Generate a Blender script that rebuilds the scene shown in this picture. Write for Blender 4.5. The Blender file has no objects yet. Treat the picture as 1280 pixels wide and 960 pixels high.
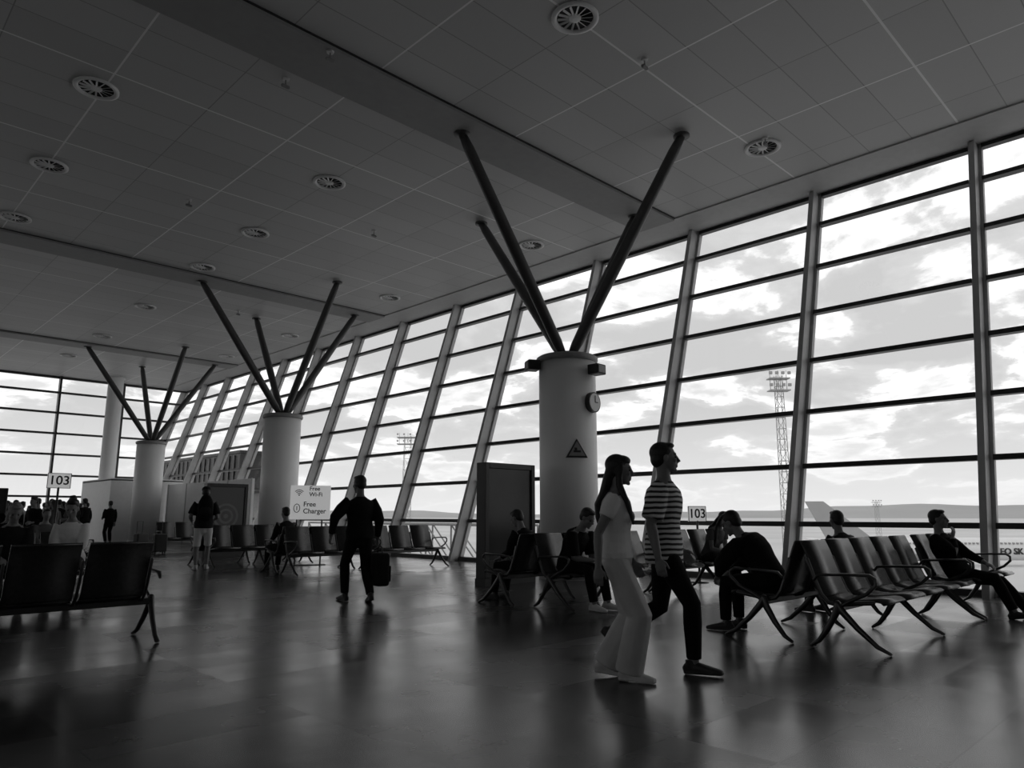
import bpy, bmesh, math, random
from mathutils import Vector as V, Matrix as M
random.seed(7)
rad=math.radians
S=bpy.context.scene
try:
    S.view_settings.view_transform='Standard'
    S.view_settings.look='None'
except Exception as e: print(e)

# ---------------------------------------------------------------- materials
def newmat(name):
    m=bpy.data.materials.new(name); m.use_nodes=True
    nt=m.node_tree; b=nt.nodes['Principled BSDF']
    return m,nt,b
def grey(v): return (v,v,v,1)
def mat(name,v,rough=.6,metal=0.0,var=.12,scale=6.0,bump=0.0,bscale=60,spec=None,emit=0):
    m,nt,b=newmat(name)
    tc=nt.nodes.new('ShaderNodeTexCoord')
    n=nt.nodes.new('ShaderNodeTexNoise'); n.inputs['Scale'].default_value=scale; n.inputs['Detail'].default_value=4
    nt.links.new(tc.outputs['Object'],n.inputs['Vector'])
    r=nt.nodes.new('ShaderNodeValToRGB')
    r.color_ramp.elements[0].position=.3; r.color_ramp.elements[1].position=.7
    r.color_ramp.elements[0].color=grey(v*(1-var)); r.color_ramp.elements[1].color=grey(min(1,v*(1+var)))
    nt.links.new(n.outputs['Fac'],r.inputs['Fac']); nt.links.new(r.outputs['Color'],b.inputs['Base Color'])
    b.inputs['Roughness'].default_value=rough; b.inputs['Metallic'].default_value=metal
    if spec is not None: b.inputs['Specular IOR Level'].default_value=spec
    if emit:
        b.inputs['Emission Color'].default_value=grey(1); b.inputs['Emission Strength'].default_value=emit
    if bump>0:
        n2=nt.nodes.new('ShaderNodeTexNoise'); n2.inputs['Scale'].default_value=bscale
        nt.links.new(tc.outputs['Object'],n2.inputs['Vector'])
        bp=nt.nodes.new('ShaderNodeBump'); bp.inputs['Strength'].default_value=bump; bp.inputs['Distance'].default_value=.01
        nt.links.new(n2.outputs['Fac'],bp.inputs['Height']); nt.links.new(bp.outputs['Normal'],b.inputs['Normal'])
    return m
def mth(nt,op,a,b=None,c=None):
    n=nt.nodes.new('ShaderNodeMath'); n.operation=op
    for i,x in enumerate((a,b,c)):
        if x is None: continue
        if isinstance(x,(int,float)): n.inputs[i].default_value=x
        else: nt.links.new(x,n.inputs[i])
    return n.outputs[0]
def tile_mask(nt,vec,sx,sy,wx,wy,ox=0,oy=0):
    sp=nt.nodes.new('ShaderNodeSeparateXYZ'); nt.links.new(vec,sp.inputs[0])
    fx=mth(nt,'FRACT',mth(nt,'DIVIDE',mth(nt,'ADD',sp.outputs[0],100*sx+ox),sx))
    fy=mth(nt,'FRACT',mth(nt,'DIVIDE',mth(nt,'ADD',sp.outputs[1],100*sy+oy),sy))
    lx=mth(nt,'LESS_THAN',fx,wx/sx); ly=mth(nt,'LESS_THAN',fy,wy/sy)
    return mth(nt,'MAXIMUM',lx,ly),sp
def mixc(nt,f,a,b):
    n=nt.nodes.new('ShaderNodeMix'); n.data_type='RGBA'
    nt.links.new(f,n.inputs[0])
    for i,x in ((6,a),(7,b)):
        if isinstance(x,tuple): n.inputs[i].default_value=x
        else: nt.links.new(x,n.inputs[i])
    return n.outputs[2]
def ceiling_mat():
    m,nt,b=newmat('ceiling_panels'); tc=nt.nodes.new('ShaderNodeTexCoord')
    f,sp=tile_mask(nt,tc.outputs['Object'],1.5,.76,.016,.016,.2,-2.9+.008)
    f2,sp2=tile_mask(nt,tc.outputs['Object'],3.0,3.04,.03,.035,.2,-2.9+.018)
    cx=mth(nt,'FLOOR',mth(nt,'DIVIDE',mth(nt,'ADD',sp.outputs[0],.2),1.5)); cy=mth(nt,'FLOOR',mth(nt,'DIVIDE',mth(nt,'ADD',sp.outputs[1],-2.9),.76))
    cb=nt.nodes.new('ShaderNodeCombineXYZ'); nt.links.new(cx,cb.inputs[0]); nt.links.new(cy,cb.inputs[1])
    w=nt.nodes.new('ShaderNodeTexWhiteNoise'); w.noise_dimensions='3D'; nt.links.new(cb.outputs[0],w.inputs['Vector'])
    tone=mixc(nt,w.outputs['Value'],grey(.54),grey(.60))
    col=mixc(nt,f,tone,grey(.32))
    col=mixc(nt,f2,col,grey(.98))
    nt.links.new(col,b.inputs['Base Color']); b.inputs['Roughness'].default_value=.5
    return m
def floor_mat():
    m,nt,b=newmat('floor_tiles'); tc=nt.nodes.new('ShaderNodeTexCoord')
    f,sp=tile_mask(nt,tc.outputs['Object'],1.2,.6,.010,.010)
    cx=mth(nt,'FLOOR',mth(nt,'DIVIDE',sp.outputs[0],1.2)); cy=mth(nt,'FLOOR',mth(nt,'DIVIDE',sp.outputs[1],.6))
    cb=nt.nodes.new('ShaderNodeCombineXYZ'); nt.links.new(cx,cb.inputs[0]); nt.links.new(cy,cb.inputs[1])
    w=nt.nodes.new('ShaderNodeTexWhiteNoise'); w.noise_dimensions='3D'; nt.links.new(cb.outputs[0],w.inputs['Vector'])
    n=nt.nodes.new('ShaderNodeTexNoise'); n.inputs['Scale'].default_value=1.3; n.inputs['Detail'].default_value=7
    nt.links.new(tc.outputs['Object'],n.inputs['Vector'])
    a=mixc(nt,w.outputs['Value'],grey(.022),grey(.058))
    a2=mixc(nt,n.outputs['Fac'],a,grey(.06))
    col=mixc(nt,f,a2,grey(.006))
    nt.links.new(col,b.inputs['Base Color'])
    r=mth(nt,'ADD',mth(nt,'MULTIPLY',n.outputs['Fac'],.18),mth(nt,'ADD',.11,mth(nt,'MULTIPLY',w.outputs['Value'],.08)))
    nt.links.new(r,b.inputs['Roughness']); b.inputs['Specular IOR Level'].default_value=.95
    n2=nt.nodes.new('ShaderNodeTexNoise'); n2.inputs['Scale'].default_value=2.2
    nt.links.new(tc.outputs['Object'],n2.inputs['Vector'])
    h=mth(nt,'SUBTRACT',n2.outputs['Fac'],mth(nt,'MULTIPLY',f,.5))
    bp=nt.nodes.new('ShaderNodeBump'); bp.inputs['Strength'].default_value=.28; bp.inputs['Distance'].default_value=.01
    nt.links.new(h,bp.inputs['Height']); nt.links.new(bp.outputs['Normal'],b.inputs['Normal'])
    return m
def stripe_mat(name,a,bv,period,duty):
    m,nt,b=newmat(name); tc=nt.nodes.new('ShaderNodeTexCoord')
    sp=nt.nodes.new('ShaderNodeSeparateXYZ'); nt.links.new(tc.outputs['Object'],sp.inputs[0])
    n=nt.nodes.new('ShaderNodeTexNoise'); n.inputs['Scale'].default_value=5; nt.links.new(tc.outputs['Object'],n.inputs['Vector'])
    z=mth(nt,'ADD',sp.outputs[2],mth(nt,'MULTIPLY',n.outputs['Fac'],.03))
    f=mth(nt,'LESS_THAN',mth(nt,'FRACT',mth(nt,'DIVIDE',z,period)),duty)
    nt.links.new(mixc(nt,f,grey(a),grey(bv)),b.inputs['Base Color']); b.inputs['Roughness'].default_value=.85
    return m
def glass_mat():
    m,nt,b=newmat('window_glass'); nt.nodes.remove(b)
    out=nt.nodes['Material Output']
    t=nt.nodes.new('ShaderNodeBsdfTransparent'); t.inputs[0].default_value=grey(.98)
    g=nt.nodes.new('ShaderNodeBsdfGlossy'); g.inputs['Roughness'].default_value=.02
    n=nt.nodes.new('ShaderNodeTexNoise'); n.inputs['Scale'].default_value=.7
    mx=nt.nodes.new('ShaderNodeMixShader')
    f=mth(nt,'ADD',.02,mth(nt,'MULTIPLY',n.outputs['Fac'],.02))
    nt.links.new(f,mx.inputs[0]); nt.links.new(t.outputs[0],mx.inputs[1]); nt.links.new(g.outputs[0],mx.inputs[2])
    nt.links.new(mx.outputs[0],out.inputs['Surface'])
    return m
def poster_mat():
    m,nt,b=newmat('poster_picture'); tc=nt.nodes.new('ShaderNodeTexCoord')
    sp=nt.nodes.new('ShaderNodeSeparateXYZ'); nt.links.new(tc.outputs['Object'],sp.inputs[0])
    r=mth(nt,'POWER',mth(nt,'ADD',mth(nt,'POWER',mth(nt,'SUBTRACT',sp.outputs[0],.62),2.0),mth(nt,'POWER',mth(nt,'SUBTRACT',sp.outputs[2],1.15),2.0)),.5)
    w=mth(nt,'GREATER_THAN',mth(nt,'SINE',mth(nt,'MULTIPLY',r,42.0)),0.2)
    i=mth(nt,'LESS_THAN',r,.45)
    f=mth(nt,'MULTIPLY',w,i)
    nt.links.new(mixc(nt,f,grey(.04),grey(.12)),b.inputs['Base Color']); b.inputs['Roughness'].default_value=.25
    return m
MT=dict(
 floor=floor_mat(), ceil=ceiling_mat(), glass=glass_mat(), poster=poster_mat(),
 plaster=mat('painted_plaster',.6,.7), soffit=mat('smooth_soffit',.55,.6,var=.04), band=mat('smooth_bulkhead',.34,.6,var=.04),
 wall=mat('painted_wall',.38,.8), steel=mat('painted_steel',.50,.45,.0,var=.05),
 rail=mat('dark_window_rail',.05,.4,.3,var=.05), strut=mat('dark_strut_paint',.08,.4,.1,var=.05),
 col=mat('column_paint',.95,.45,var=.02,scale=2), dark=mat('dark_plastic',.02,.45,var=.1),
 seat=mat('perforated_seat_metal',.05,.24,.35,var=.15,scale=30,bump=.15,bscale=220), alu=mat('cast_aluminium',.08,.3,.8,var=.06),
 white=mat('white_panel',.75,.5,var=.03), lit=mat('backlit_sign_panel',.75,.5,var=.03,emit=.28), black=mat('black_print',.01,.6), grey=mat('mid_grey_panel',.3,.5),  # emission added to the sign panels to brighten their faces
 diff=mat('diffuser_white',.9,.5,var=.03), screen=mat('dark_screen',.05,.22,var=.2,scale=1,spec=.3),
 skin=mat('skin',.20,.55,var=.06), skind=mat('tanned_skin',.12,.55,var=.06), hair=mat('dark_hair',.010,.5,var=.4,scale=40,bump=.5,bscale=90),
 hairg=mat('grey_hair',.2,.6,var=.4,scale=40,bump=.5,bscale=90), eye=mat('eye',.03,.1),
 cblack=mat('black_cloth',.007,.9,bump=.3,bscale=25,spec=.2), cdark=mat('dark_cloth',.016,.9,bump=.3,bscale=25,spec=.2), cmid=mat('grey_cloth',.10,.9,bump=.3,bscale=25),
 clight=mat('light_cloth',.80,.85,bump=.3,bscale=25,var=.05), csatin=mat('light_satin',.52,.5,bump=.8,bscale=9,var=.08), shoe=mat('dark_shoe',.02,.5), shoel=mat('white_shoe',.6,.5),
 stripe=stripe_mat('striped_knit',.74,.03,.040,.45), apron=mat('apron_concrete',.60,.9,var=.12,scale=.02), hill=mat('hazy_hill',.40,1,var=.08,scale=.003),
 plane=mat('aircraft_paint',.75,.35,var=.03,scale=.5), tail=mat('aircraft_tail_paint',.36,.4,var=.03,scale=.5), plaster2=mat('kiosk_white',.9,.6,var=.03), mast=mat('galvanised_mast',.36,.6),
)
# ---------------------------------------------------------------- mesh helpers
def obj(name,me,m=None,parent=None,smooth=False):
    o=bpy.data.objects.new(name,me); S.collection.objects.link(o)
    if m: me.materials.clear(); me.materials.append(m)
    if smooth:
        for p in me.polygons: p.use_smooth=True
    if parent: o.parent=parent
    return o
def fin(name,bm,m=None,parent=None,smooth=False):
    bmesh.ops.recalc_face_normals(bm,faces=bm.faces[:])
    me=bpy.data.meshes.new(name); bm.to_mesh(me); bm.free()
    return obj(name,me,m,parent,smooth)
def empty(name,loc=(0,0,0),rz=0):
    o=bpy.data.objects.new(name,None); S.collection.objects.link(o); o.location=loc; o.rotation_euler=(0,0,rz); o.empty_display_size=.3
    return o
def tag(o,label,cat,group=None):
    o['label']=label; o['category']=cat
    if group: o['group']=group
def struct(o,label=None,cat='room'):
    o['kind']='structure'; o['label']=label or o.name; o['category']=cat
def box(bm,x0,x1,y0,y1,z0,z1,mtx=None):
    vs=[bm.verts.new(V((x,y,z))) for x in (x0,x1) for y in (y0,y1) for z in (z0,z1)]
    if mtx:
        for v in vs: v.co=mtx@v.co
    for f in ((0,1,3,2),(4,6,7,5),(0,4,5,1),(2,3,7,6),(0,2,6,4),(1,5,7,3)):
        bm.faces.new([vs[i] for i in f])
def bevel(o,w=.01,s=2):
    b=o.modifiers.new('bevel','BEVEL'); b.width=w; b.segments=s; b.limit_method='ANGLE'
    return o
def tube(bm,pts,rads,side=(1,0,0),seg=14,cap='dd'):
    pts=[V(p) for p in pts]; rads=[(r,r) if isinstance(r,(int,float)) else r for r in rads]
    n=len(pts); T=[]
    for i in range(n):
        a=pts[max(0,i-1)]; b=pts[min(n-1,i+1)]; t=(b-a)
        T.append(t.normalized() if t.length>1e-6 else V((0,0,1)))
    side=V(side)
    rings=[]
    def add(c,t,ra,rb):
        a=side-t*side.dot(t)
        if a.length<1e-3:
            a=V((0,1,0)); a=a-t*a.dot(t)
        a.normalize(); b=t.cross(a)
        rings.append([bm.verts.new(c+a*ra*math.cos(2*math.pi*k/seg)+b*rb*math.sin(2*math.pi*k/seg)) for k in range(seg)])
    if cap[0]=='d':
        r=min(rads[0])
        for an in (78,50,25): add(pts[0]-T[0]*r*math.sin(rad(an)),T[0],rads[0][0]*math.cos(rad(an)),rads[0][1]*math.cos(rad(an)))
    for i in range(n): add(pts[i],T[i],*rads[i])
    if cap[1]=='d':
        r=min(rads[-1])
        for an in (25,50,78): add(pts[-1]+T[-1]*r*math.sin(rad(an)),T[-1],rads[-1][0]*math.cos(rad(an)),rads[-1][1]*math.cos(rad(an)))
    for A,B in zip(rings,rings[1:]):
        for k in range(seg): bm.faces.new((A[k],A[(k+1)%seg],B[(k+1)%seg],B[k]))
    bm.faces.new(rings[0][::-1]); bm.faces.new(rings[-1])
def ell(bm,mtx,c,r,u=16,v=10):
    bmesh.ops.create_uvsphere(bm,u_segments=u,v_segments=v,radius=1,matrix=mtx@M.Translation(V(c))@M.Diagonal(V((r[0],r[1],r[2],1))))
def voxelize(o,vs,it=3,m=None):
    r=o.modifiers.new('r','REMESH'); r.mode='VOXEL'; r.voxel_size=vs; r.use_smooth_shade=True
    s=o.modifiers.new('s','SMOOTH'); s.factor=.5; s.iterations=it
    dg=bpy.context.evaluated_depsgraph_get(); dg.update()
    me=bpy.data.meshes.new_from_object(o.evaluated_get(dg)); me.name=o.name
    o.modifiers.clear(); old=o.data; o.data=me; bpy.data.meshes.remove(old)
    me.materials.clear()
    if m: me.materials.append(m)
    for p in me.polygons: p.use_smooth=True
def text(name,s,size,loc,rot,m,parent=None,ext=.004,align='CENTER'):
    c=bpy.data.curves.new(name,'FONT'); c.body=s; c.size=size; c.extrude=ext; c.align_x=align; c.align_y='CENTER'; c.offset=size*.012
    o=bpy.data.objects.new(name,c); S.collection.objects.link(o)
    dg=bpy.context.evaluated_depsgraph_get(); dg.update()
    me=bpy.data.meshes.new_from_object(o.evaluated_get(dg)); bpy.data.objects.remove(o)
    o=obj(name,me,m,parent); o.location=loc; o.rotation_euler=rot
    return o
def dup(top,loc,rz=None):
    n=top.copy(); S.collection.objects.link(n); n.location=loc
    if rz is not None: n.rotation_euler=(0,0,rz)
    def rec(a,b):
        for c in a.children:
            k=c.copy(); S.collection.objects.link(k); k.parent=b; rec(c,k)
    rec(top,n); return n

# ---------------------------------------------------------------- room shell
H=8.2; XB=12.8; SL=.317; YE=42.42; XW=-12.0; YB=-12.3
def wx(z): return XB+SL*z
bm=bmesh.new(); box(bm,XW,XB+.15,YB,YE+.1,-.4,0); o=fin('floor',bm,MT['floor']); struct(o,'polished dark stone tile floor with soft reflections','floor')
bm=bmesh.new(); box(bm,XW,14.2,YB,YE,H,H+.3); o=fin('ceiling',bm,MT['ceil']); struct(o,'suspended grey panel ceiling with light joints','ceiling')
tn=[0]
def trim(bm,m,label,smooth=False):
    tn[0]+=1; o=fin('trim_%d'%tn[0],bm,m,smooth=smooth); struct(o,label,'trim'); return o
bm=bmesh.new(); box(bm,14.2,15.6,YB,YE,H-.03,H+.3); trim(bm,MT['soffit'],'smooth plaster soffit along the window head')
for y in (-2.7,9.4,21.45,33.5):
    bm=bmesh.new(); box(bm,XW,14.2,y-.5,y+.5,H-.07,H+.1); trim(bm,MT['band'],'smooth bulkhead strip crossing the panel ceiling')
    for yy in (y-.53,y+.5):  # solid dark strips, their colour stands in for the shade of a gap
        bm=bmesh.new(); box(bm,XW,14.2,yy,yy+.03,H-.02,H+.02); trim(bm,MT['rail'],'dark shadow gap beside the bulkhead')
# unseen side wall; open strip added to let in fill light
CZ0,CZ1=2.2,4.0
bm=bmesh.new(); box(bm,XW-.3,XW,YB,YE,-.4,CZ0); box(bm,XW-.3,XW,YB,YE,CZ1,H+.3); o=fin('wall_side',bm,MT['wall']); struct(o,'plain painted wall with a window strip','wall')
bm=bmesh.new(); box(bm,XW-.3,17,YB-.3,YB,-.4,H+.3); o=fin('wall_back',bm,MT['wall']); struct(o,'plain painted wall','wall')
# slanted window wall
ZR=[1.03,2.09,3.15,4.21,5.27,6.33,7.37]
mY=[2.9+3.04*k for k in range(-5,14)]
L=math.hypot(H,SL*H); ang=math.atan(SL)
def slab(bm,y0,y1,a,b,z0,z1):
    v=[bm.verts.new((wx(z)+d,y,z)) for y in (y0,y1) for z in (z0,z1) for d in (a,b)]
    for f in ((0,1,3,2),(4,6,7,5),(0,4,5,1),(2,3,7,6),(0,2,6,4),(1,5,7,3)): bm.faces.new([v[i] for i in f])
for y in mY:
    bm=bmesh.new(); slab(bm,y-.05,y+.05,-.34,.04,0,H); slab(bm,y-.11,y+.11,-.05,.06,0,H); trim(bm,MT['steel'],'leaning steel mullion of the glass wall')
wn=[0]
for y0,y1 in zip(mY,mY[1:]):
    wn[0]+=1
    bm=bmesh.new()
    for z in ZR: slab(bm,y0+.11,y1-.11,-.13,.05,z-.045,z+.045)
    slab(bm,y0+.11,y1-.11,-.13,.05,0.0,.10); slab(bm,y0+.11,y1-.11,-.10,.05,H-.12,H)
    o=fin('window_%d'%wn[0],bm,MT['rail']); struct(o,'tall leaning window bay with dark horizontal rails','window')
    bm=bmesh.new(); vs=[bm.verts.new((wx(z),y,z)) for y,z in ((y0+.1,.05),(y1-.1,.05),(y1-.1,H-.05),(y0+.1,H-.05))]; bm.faces.new(vs)
    g=fin('glass_pane',bm,MT['glass'],parent=o)
# end window wall
eX=[12-3*k for k in range(0,9)]
for x in eX:
    bm=bmesh.new(); box(bm,x-.05,x+.05,YE-.2,YE+.1,0,H); trim(bm,MT['rail'],'vertical steel mullion of the end glass wall')
for i,x in enumerate([wx(0)]+eX[:-1]):
    wn[0]+=1; bm=bmesh.new(); x1=x-.06 if i else None; x0=(eX[0] if i==0 else eX[i])+.06
    for z in ZR+[.05,H-.06]:
        xx=x1 if i else wx(z)
        box(bm,x0,xx,YE-.1,YE+.06,z-.05,z+.05)
    o=fin('window_%d'%wn[0],bm,MT['rail']); struct(o,'end wall window bay with dark horizontal rails','window')
    bm=bmesh.new(); vs=[bm.verts.new((a,YE,z)) for a,z in ((x0,.05),(x1 or wx(0.05),.05),(x1 or wx(H-.05),H-.05),(x0,H-.05))]; bm.faces.new(vs)
    fin('glass_pane',bm,MT['glass'],parent=o)

# ---------------------------------------------------------------- tree columns
def column(y):
    c=empty('tree_column',(10.8,y,0))
    bm=bmesh.new(); tube(bm,[(0,0,0),(0,0,4.2)],[.57,.57],seg=48,cap='ff'); o=fin('shaft',bm,MT['col'],c,True)
    bm=bmesh.new(); tube(bm,[(0,0,4.2),(0,0,4.24),(0,0,4.3),(0,0,4.34)],[.60,.62,.62,.56],seg=48,cap='ff'); bevel(fin('capital',bm,MT['grey'],c))
    bm=bmesh.new(); tube(bm,[(0,0,0),(0,0,.12)],[.60,.60],seg=48,cap='ff'); fin('base_ring',bm,MT['steel'],c)
    bm=bmesh.new(); tube(bm,[(0,0,4.3),(0,0,4.42)],[.3,.24],seg=24,cap='ff'); fin('strut_socket',bm,MT['dark'],c)
    for dx,dy in ((-2.85,0),(2.5,0),(0.1,-2.8),(.2,2.85)):
        d=V((dx,dy,0)).normalized()
        p0=d*.09+V((0,0,4.32)); p1=V((dx,dy,H-.08)); ax=(p1-p0).normalized()
        bm=bmesh.new()
        tube(bm,[p0,p0+ax*.35,p0+ax*(p1-p0).length*.5,p1-ax*.3,p1],[.07,.105,.115,.10,.075],side=(.3,.2,1),seg=20,cap='ff')
        tube(bm,[p1-V((0,0,.02)),p1+V((0,0,.02))],[.15,.15],seg=20,cap='ff')
        fin('strut',bm,MT['strut'],c,True)
    return c
for i,y in enumerate((9.4,21.45,33.5)):
    c=column(y)
    tag(c,['pale round concrete column carrying four dark branching struts, beside advertising totem','pale round column with four dark struts, behind rows of seats','pale round column with four dark struts, beside white boarding enclosure'][i],'column','branching columns')
def at_col(a,r,z,y=9.4): return V((10.8+math.cos(a)*r,y+math.sin(a)*r,z))
ac=math.atan2(-9.4,-10.8)
def mounted(name,a,z,label,cat,build,y=9.4,r=.572):
    e=empty(name,at_col(a,r,z,y),a+math.pi/2); build(e); tag(e,label,cat); return e
def clock(e):
    bm=bmesh.new(); tube(bm,[(0,0.02,0),(0,-.08,0)],[.2,.2],side=(1,0,0),seg=32,cap='ff'); fin('clock_case',bm,MT['dark'],e)
    bm=bmesh.new(); tube(bm,[(0,-.08,0),(0,-.085,0)],[.175,.175],side=(1,0,0),seg=32,cap='ff'); fin('clock_face',bm,MT['white'],e)
    bm=bmesh.new(); box(bm,-.008,.008,-.095,-.088,0,.13); box(bm,0,.09,-.095,-.088,-.008,.008); fin('clock_hand',bm,MT['black'],e)
mounted('wall_clock',ac+.95,3.35,'round wall clock with dark rim on the column','clock',clock)
def spk(e):
    bm=bmesh.new(); box(bm,-.14,.14,-.26,-.01,-.1,.1); bevel(fin('speaker_case',bm,MT['dark'],e),.02)
    bm=bmesh.new(); box(bm,-.11,.11,-.27,-.255,-.07,.07); fin('speaker_grille',bm,MT['grey'],e)
mounted('loudspeaker',ac+.9,3.98,'dark box loudspeaker at the column head','speaker',spk,r=.6)
mounted('loudspeaker',ac-1.2,4.12,'small dark loudspeaker at the column head','speaker',spk,r=.6)
def tri(e):
    for nm,s,yy,mm in (('sign_plate',.21,-.03,MT['dark']),('sign_face',.165,-.036,MT['grey'])):
        bm=bmesh.new(); a=[(0,s*.95),(-s,-s*.75),(s,-s*.75)]
        f=[bm.verts.new((x,yy,z)) for x,z in a]; k=[bm.verts.new((x,0.03,z)) for x,z in a]
        bm.faces.new(f); bm.faces.new(k[::-1])
        for i in range(3): bm.faces.new((f[i],f[(i+1)%3],k[(i+1)%3],k[i]))
        fin(nm,bm,mm,e)
    bm=bmesh.new(); box(bm,-.07,.07,-.043,-.035,-.06,-.02); box(bm,-.05,.0,-.043,-.035,-.02,.03); fin('sign_symbol',bm,MT['dark'],e)
mounted('warning_sign',ac+.28,2.42,'triangular warning sign with a dark border on the column','sign',tri)
bm=bmesh.new(); tube(bm,[(0,0,0),(0,0,.1),(0,0,.1),(0,0,H-.1),(0,0,H-.1),(0,0,H)],[.42,.42,.36,.36,.42,.42],seg=32,cap='ff')
o=fin('round_column',bm,MT['col'],None,True); o.location=(11.1,40.6,0); tag(o,'tall slim round pale column by the end glass wall','column')

# ---------------------------------------------------------------- ceiling diffusers
def diffuser():
    e=empty('air_diffuser')
    bm=bmesh.new()
    n=32; prof=[(.34,0),(.34,-.03),(.30,-.045),(.26,-.02),(.26,.0)]
    R=[[bm.verts.new((r*math.cos(2*math.pi*k/n),r*math.sin(2*math.pi*k/n),z)) for k in range(n)] for r,z in prof]
    for A,B in zip(R,R[1:]+R[:1]):
        for k in range(n): bm.faces.new((A[k],A[(k+1)%n],B[(k+1)%n],B[k]))
    fin('diffuser_rim',bm,MT['diff'],e,True)
    bm=bmesh.new(); tube(bm,[(0,0,-.004),(0,0,-.008)],[.262,.262],seg=32,cap='ff'); fin('diffuser_recess',bm,MT['black'],e)  # flat black disc stands in for the dark hollow behind the vanes
    bm=bmesh.new()
    for k in range(14):
        m=M.Rotation(2*math.pi*k/14,4,'Z')@M.Translation((.165,0,-.022))@M.Rotation(.6,4,'X')
        box(bm,-.085,.085,-.016,.016,-.003,.003,m)
    fin('diffuser_vanes',bm,MT['diff'],e)
    bm=bmesh.new(); tube(bm,[(0,0,-.01),(0,0,-.03),(0,0,-.04)],[.09,.085,.04],seg=20,cap='ff'); fin('diffuser_hub',bm,MT['diff'],e)
    return e
pos=[(7.09,5.93),(12.5,5.8),(2.72,12.65),(2.83,16.3),(7.3,13.0),(7.43,16.8),(2.9,19.9),(7.5,20.3),(7.7,25.7),(13.06,19.0),(13.2,26),(13,12.5),(7.9,31.3),(7.9,36.3),(2.9,25.8),(13,31.5)]
d0=diffuser()
for i,(x,y) in enumerate(pos):
    d=d0 if i==0 else dup(d0,(0,0,0))
    d.location=(x,y,H-.002); tag(d,'round white swirl air diffuser in the ceiling panels','air vent','ceiling air diffusers')
def sprk(loc):
    e=empty('ceiling_sensor',loc)
    bm=bmesh.new(); tube(bm,[(0,0,0),(0,0,-.03)],[.06,.05],seg=16,cap='ff'); fin('sensor_base',bm,MT['white'],e)
    bm=bmesh.new(); tube(bm,[(0,0,-.03),(0,0,-.12)],[.012,.012],seg=10,cap='ff'); tube(bm,[(-.045,0,-.14),(.045,0,-.14)],[.03,.03],side=(0,1,0),seg=12); fin('sensor_head',bm,MT['grey'],e)
    tag(e,'small grey sensor hanging from the ceiling','sensor','ceiling sensors')
for p in ((4.95,8.98,H-.07),(4.85,10.2,H-.0),(8.6,5.8,H),(12.2,5.6,H),(5.5,16,H),(9.5,14.6,H),(10.2,24,H)): sprk(p)

# ---------------------------------------------------------------- benches
def ribbon(bm,prof,x0,x1,th):
    n=len(prof); nor=[]
    for i in range(n):
        a=V(prof[max(0,i-1)]); b=V(prof[min(n-1,i+1)]); t=(b-a).normalized(); nor.append(V((-t.y,t.x)))
    def P(x,i,s): return bm.verts.new((x,prof[i][0]+nor[i].x*s,prof[i][1]+nor[i].y*s))
    G=[[P(x,i,s) for i in range(n)] for x,s in ((x0,0),(x1,0),(x1,-th),(x0,-th))]
    for j in range(4):
        A=G[j]; B=G[(j+1)%4]
        for i in range(n-1): bm.faces.new((A[i],A[i+1],B[i+1],B[i]))
    bm.faces.new([G[j][0] for j in range(4)]); bm.faces.new([G[j][-1] for j in range(4)][::-1])
bench_mesh={}
def shared(key,fn,parent,loc,name):
    if key not in bench_mesh: bench_mesh[key]=fn()
    me,m=bench_mesh[key]
    o=bpy.data.objects.new(name,me); S.collection.objects.link(o); o.parent=parent; o.location=loc
    return o
def mk(bm,m,smooth=False,name='part'):
    bmesh.ops.recalc_face_normals(bm,faces=bm.faces[:]); me=bpy.data.meshes.new(name); bm.to_mesh(me); bm.free(); me.materials.append(m)
    if smooth:
        for p in me.polygons: p.use_smooth=True
    return me,m
def f_back():
    bm=bmesh.new(); ribbon(bm,[(-.085,.95),(-.075,.94),(-.04,.86),(.0,.75),(.035,.64),(.065,.55),(.10,.47),(.115,.445)],.03,.57,.022)
    return mk(bm,MT['seat'],True)
def f_seat():
    bm=bmesh.new(); ribbon(bm,[(.12,.45),(.15,.43),(.22,.418),(.32,.42),(.45,.44),(.54,.452),(.60,.445),(.63,.42)],.03,.57,.022)
    return mk(bm,MT['seat'],True)
def f_leg():
    bm=bmesh.new()
    tube(bm,[(0,.24,.40),(0,.27,.34),(0,.40,.20),(0,.56,.06),(0,.66,.015)],[(.03,.03),(.028,.035),(.024,.028),(.022,.022),(.026,.014)],seg=12)
    tube(bm,[(0,.24,.40),(0,.22,.32),(0,.14,.18),(0,.05,.06),(0,-.02,.015)],[(.03,.03),(.028,.035),(.024,.028),(.022,.022),(.026,.014)],seg=12)
    return mk(bm,MT['alu'],True)
def f_arm():
    bm=bmesh.new()
    tube(bm,[(0,.24,.36),(0,.33,.42),(0,.50,.50),(0,.585,.58),(0,.585,.635),(0,.54,.665),(0,.30,.66),(0,.08,.645),(0,.04,.60)],[(.014,.018)]*2+[(.016,.016)]*3+[(.024,.014)]*3+[(.016,.014)],seg=10)
    return mk(bm,MT['alu'],True)
def f_brk():
    bm=bmesh.new()
    tube(bm,[(0,.24,.38),(0,.14,.40),(0,.08,.47),(0,.02,.62),(0,-.03,.78)],[(.014,.02)]*5,seg=8)
    tube(bm,[(0,.24,.385),(0,.4,.41),(0,.54,.425)],[(.014,.02)]*3,seg=8)
    return mk(bm,MT['alu'],True)
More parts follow.
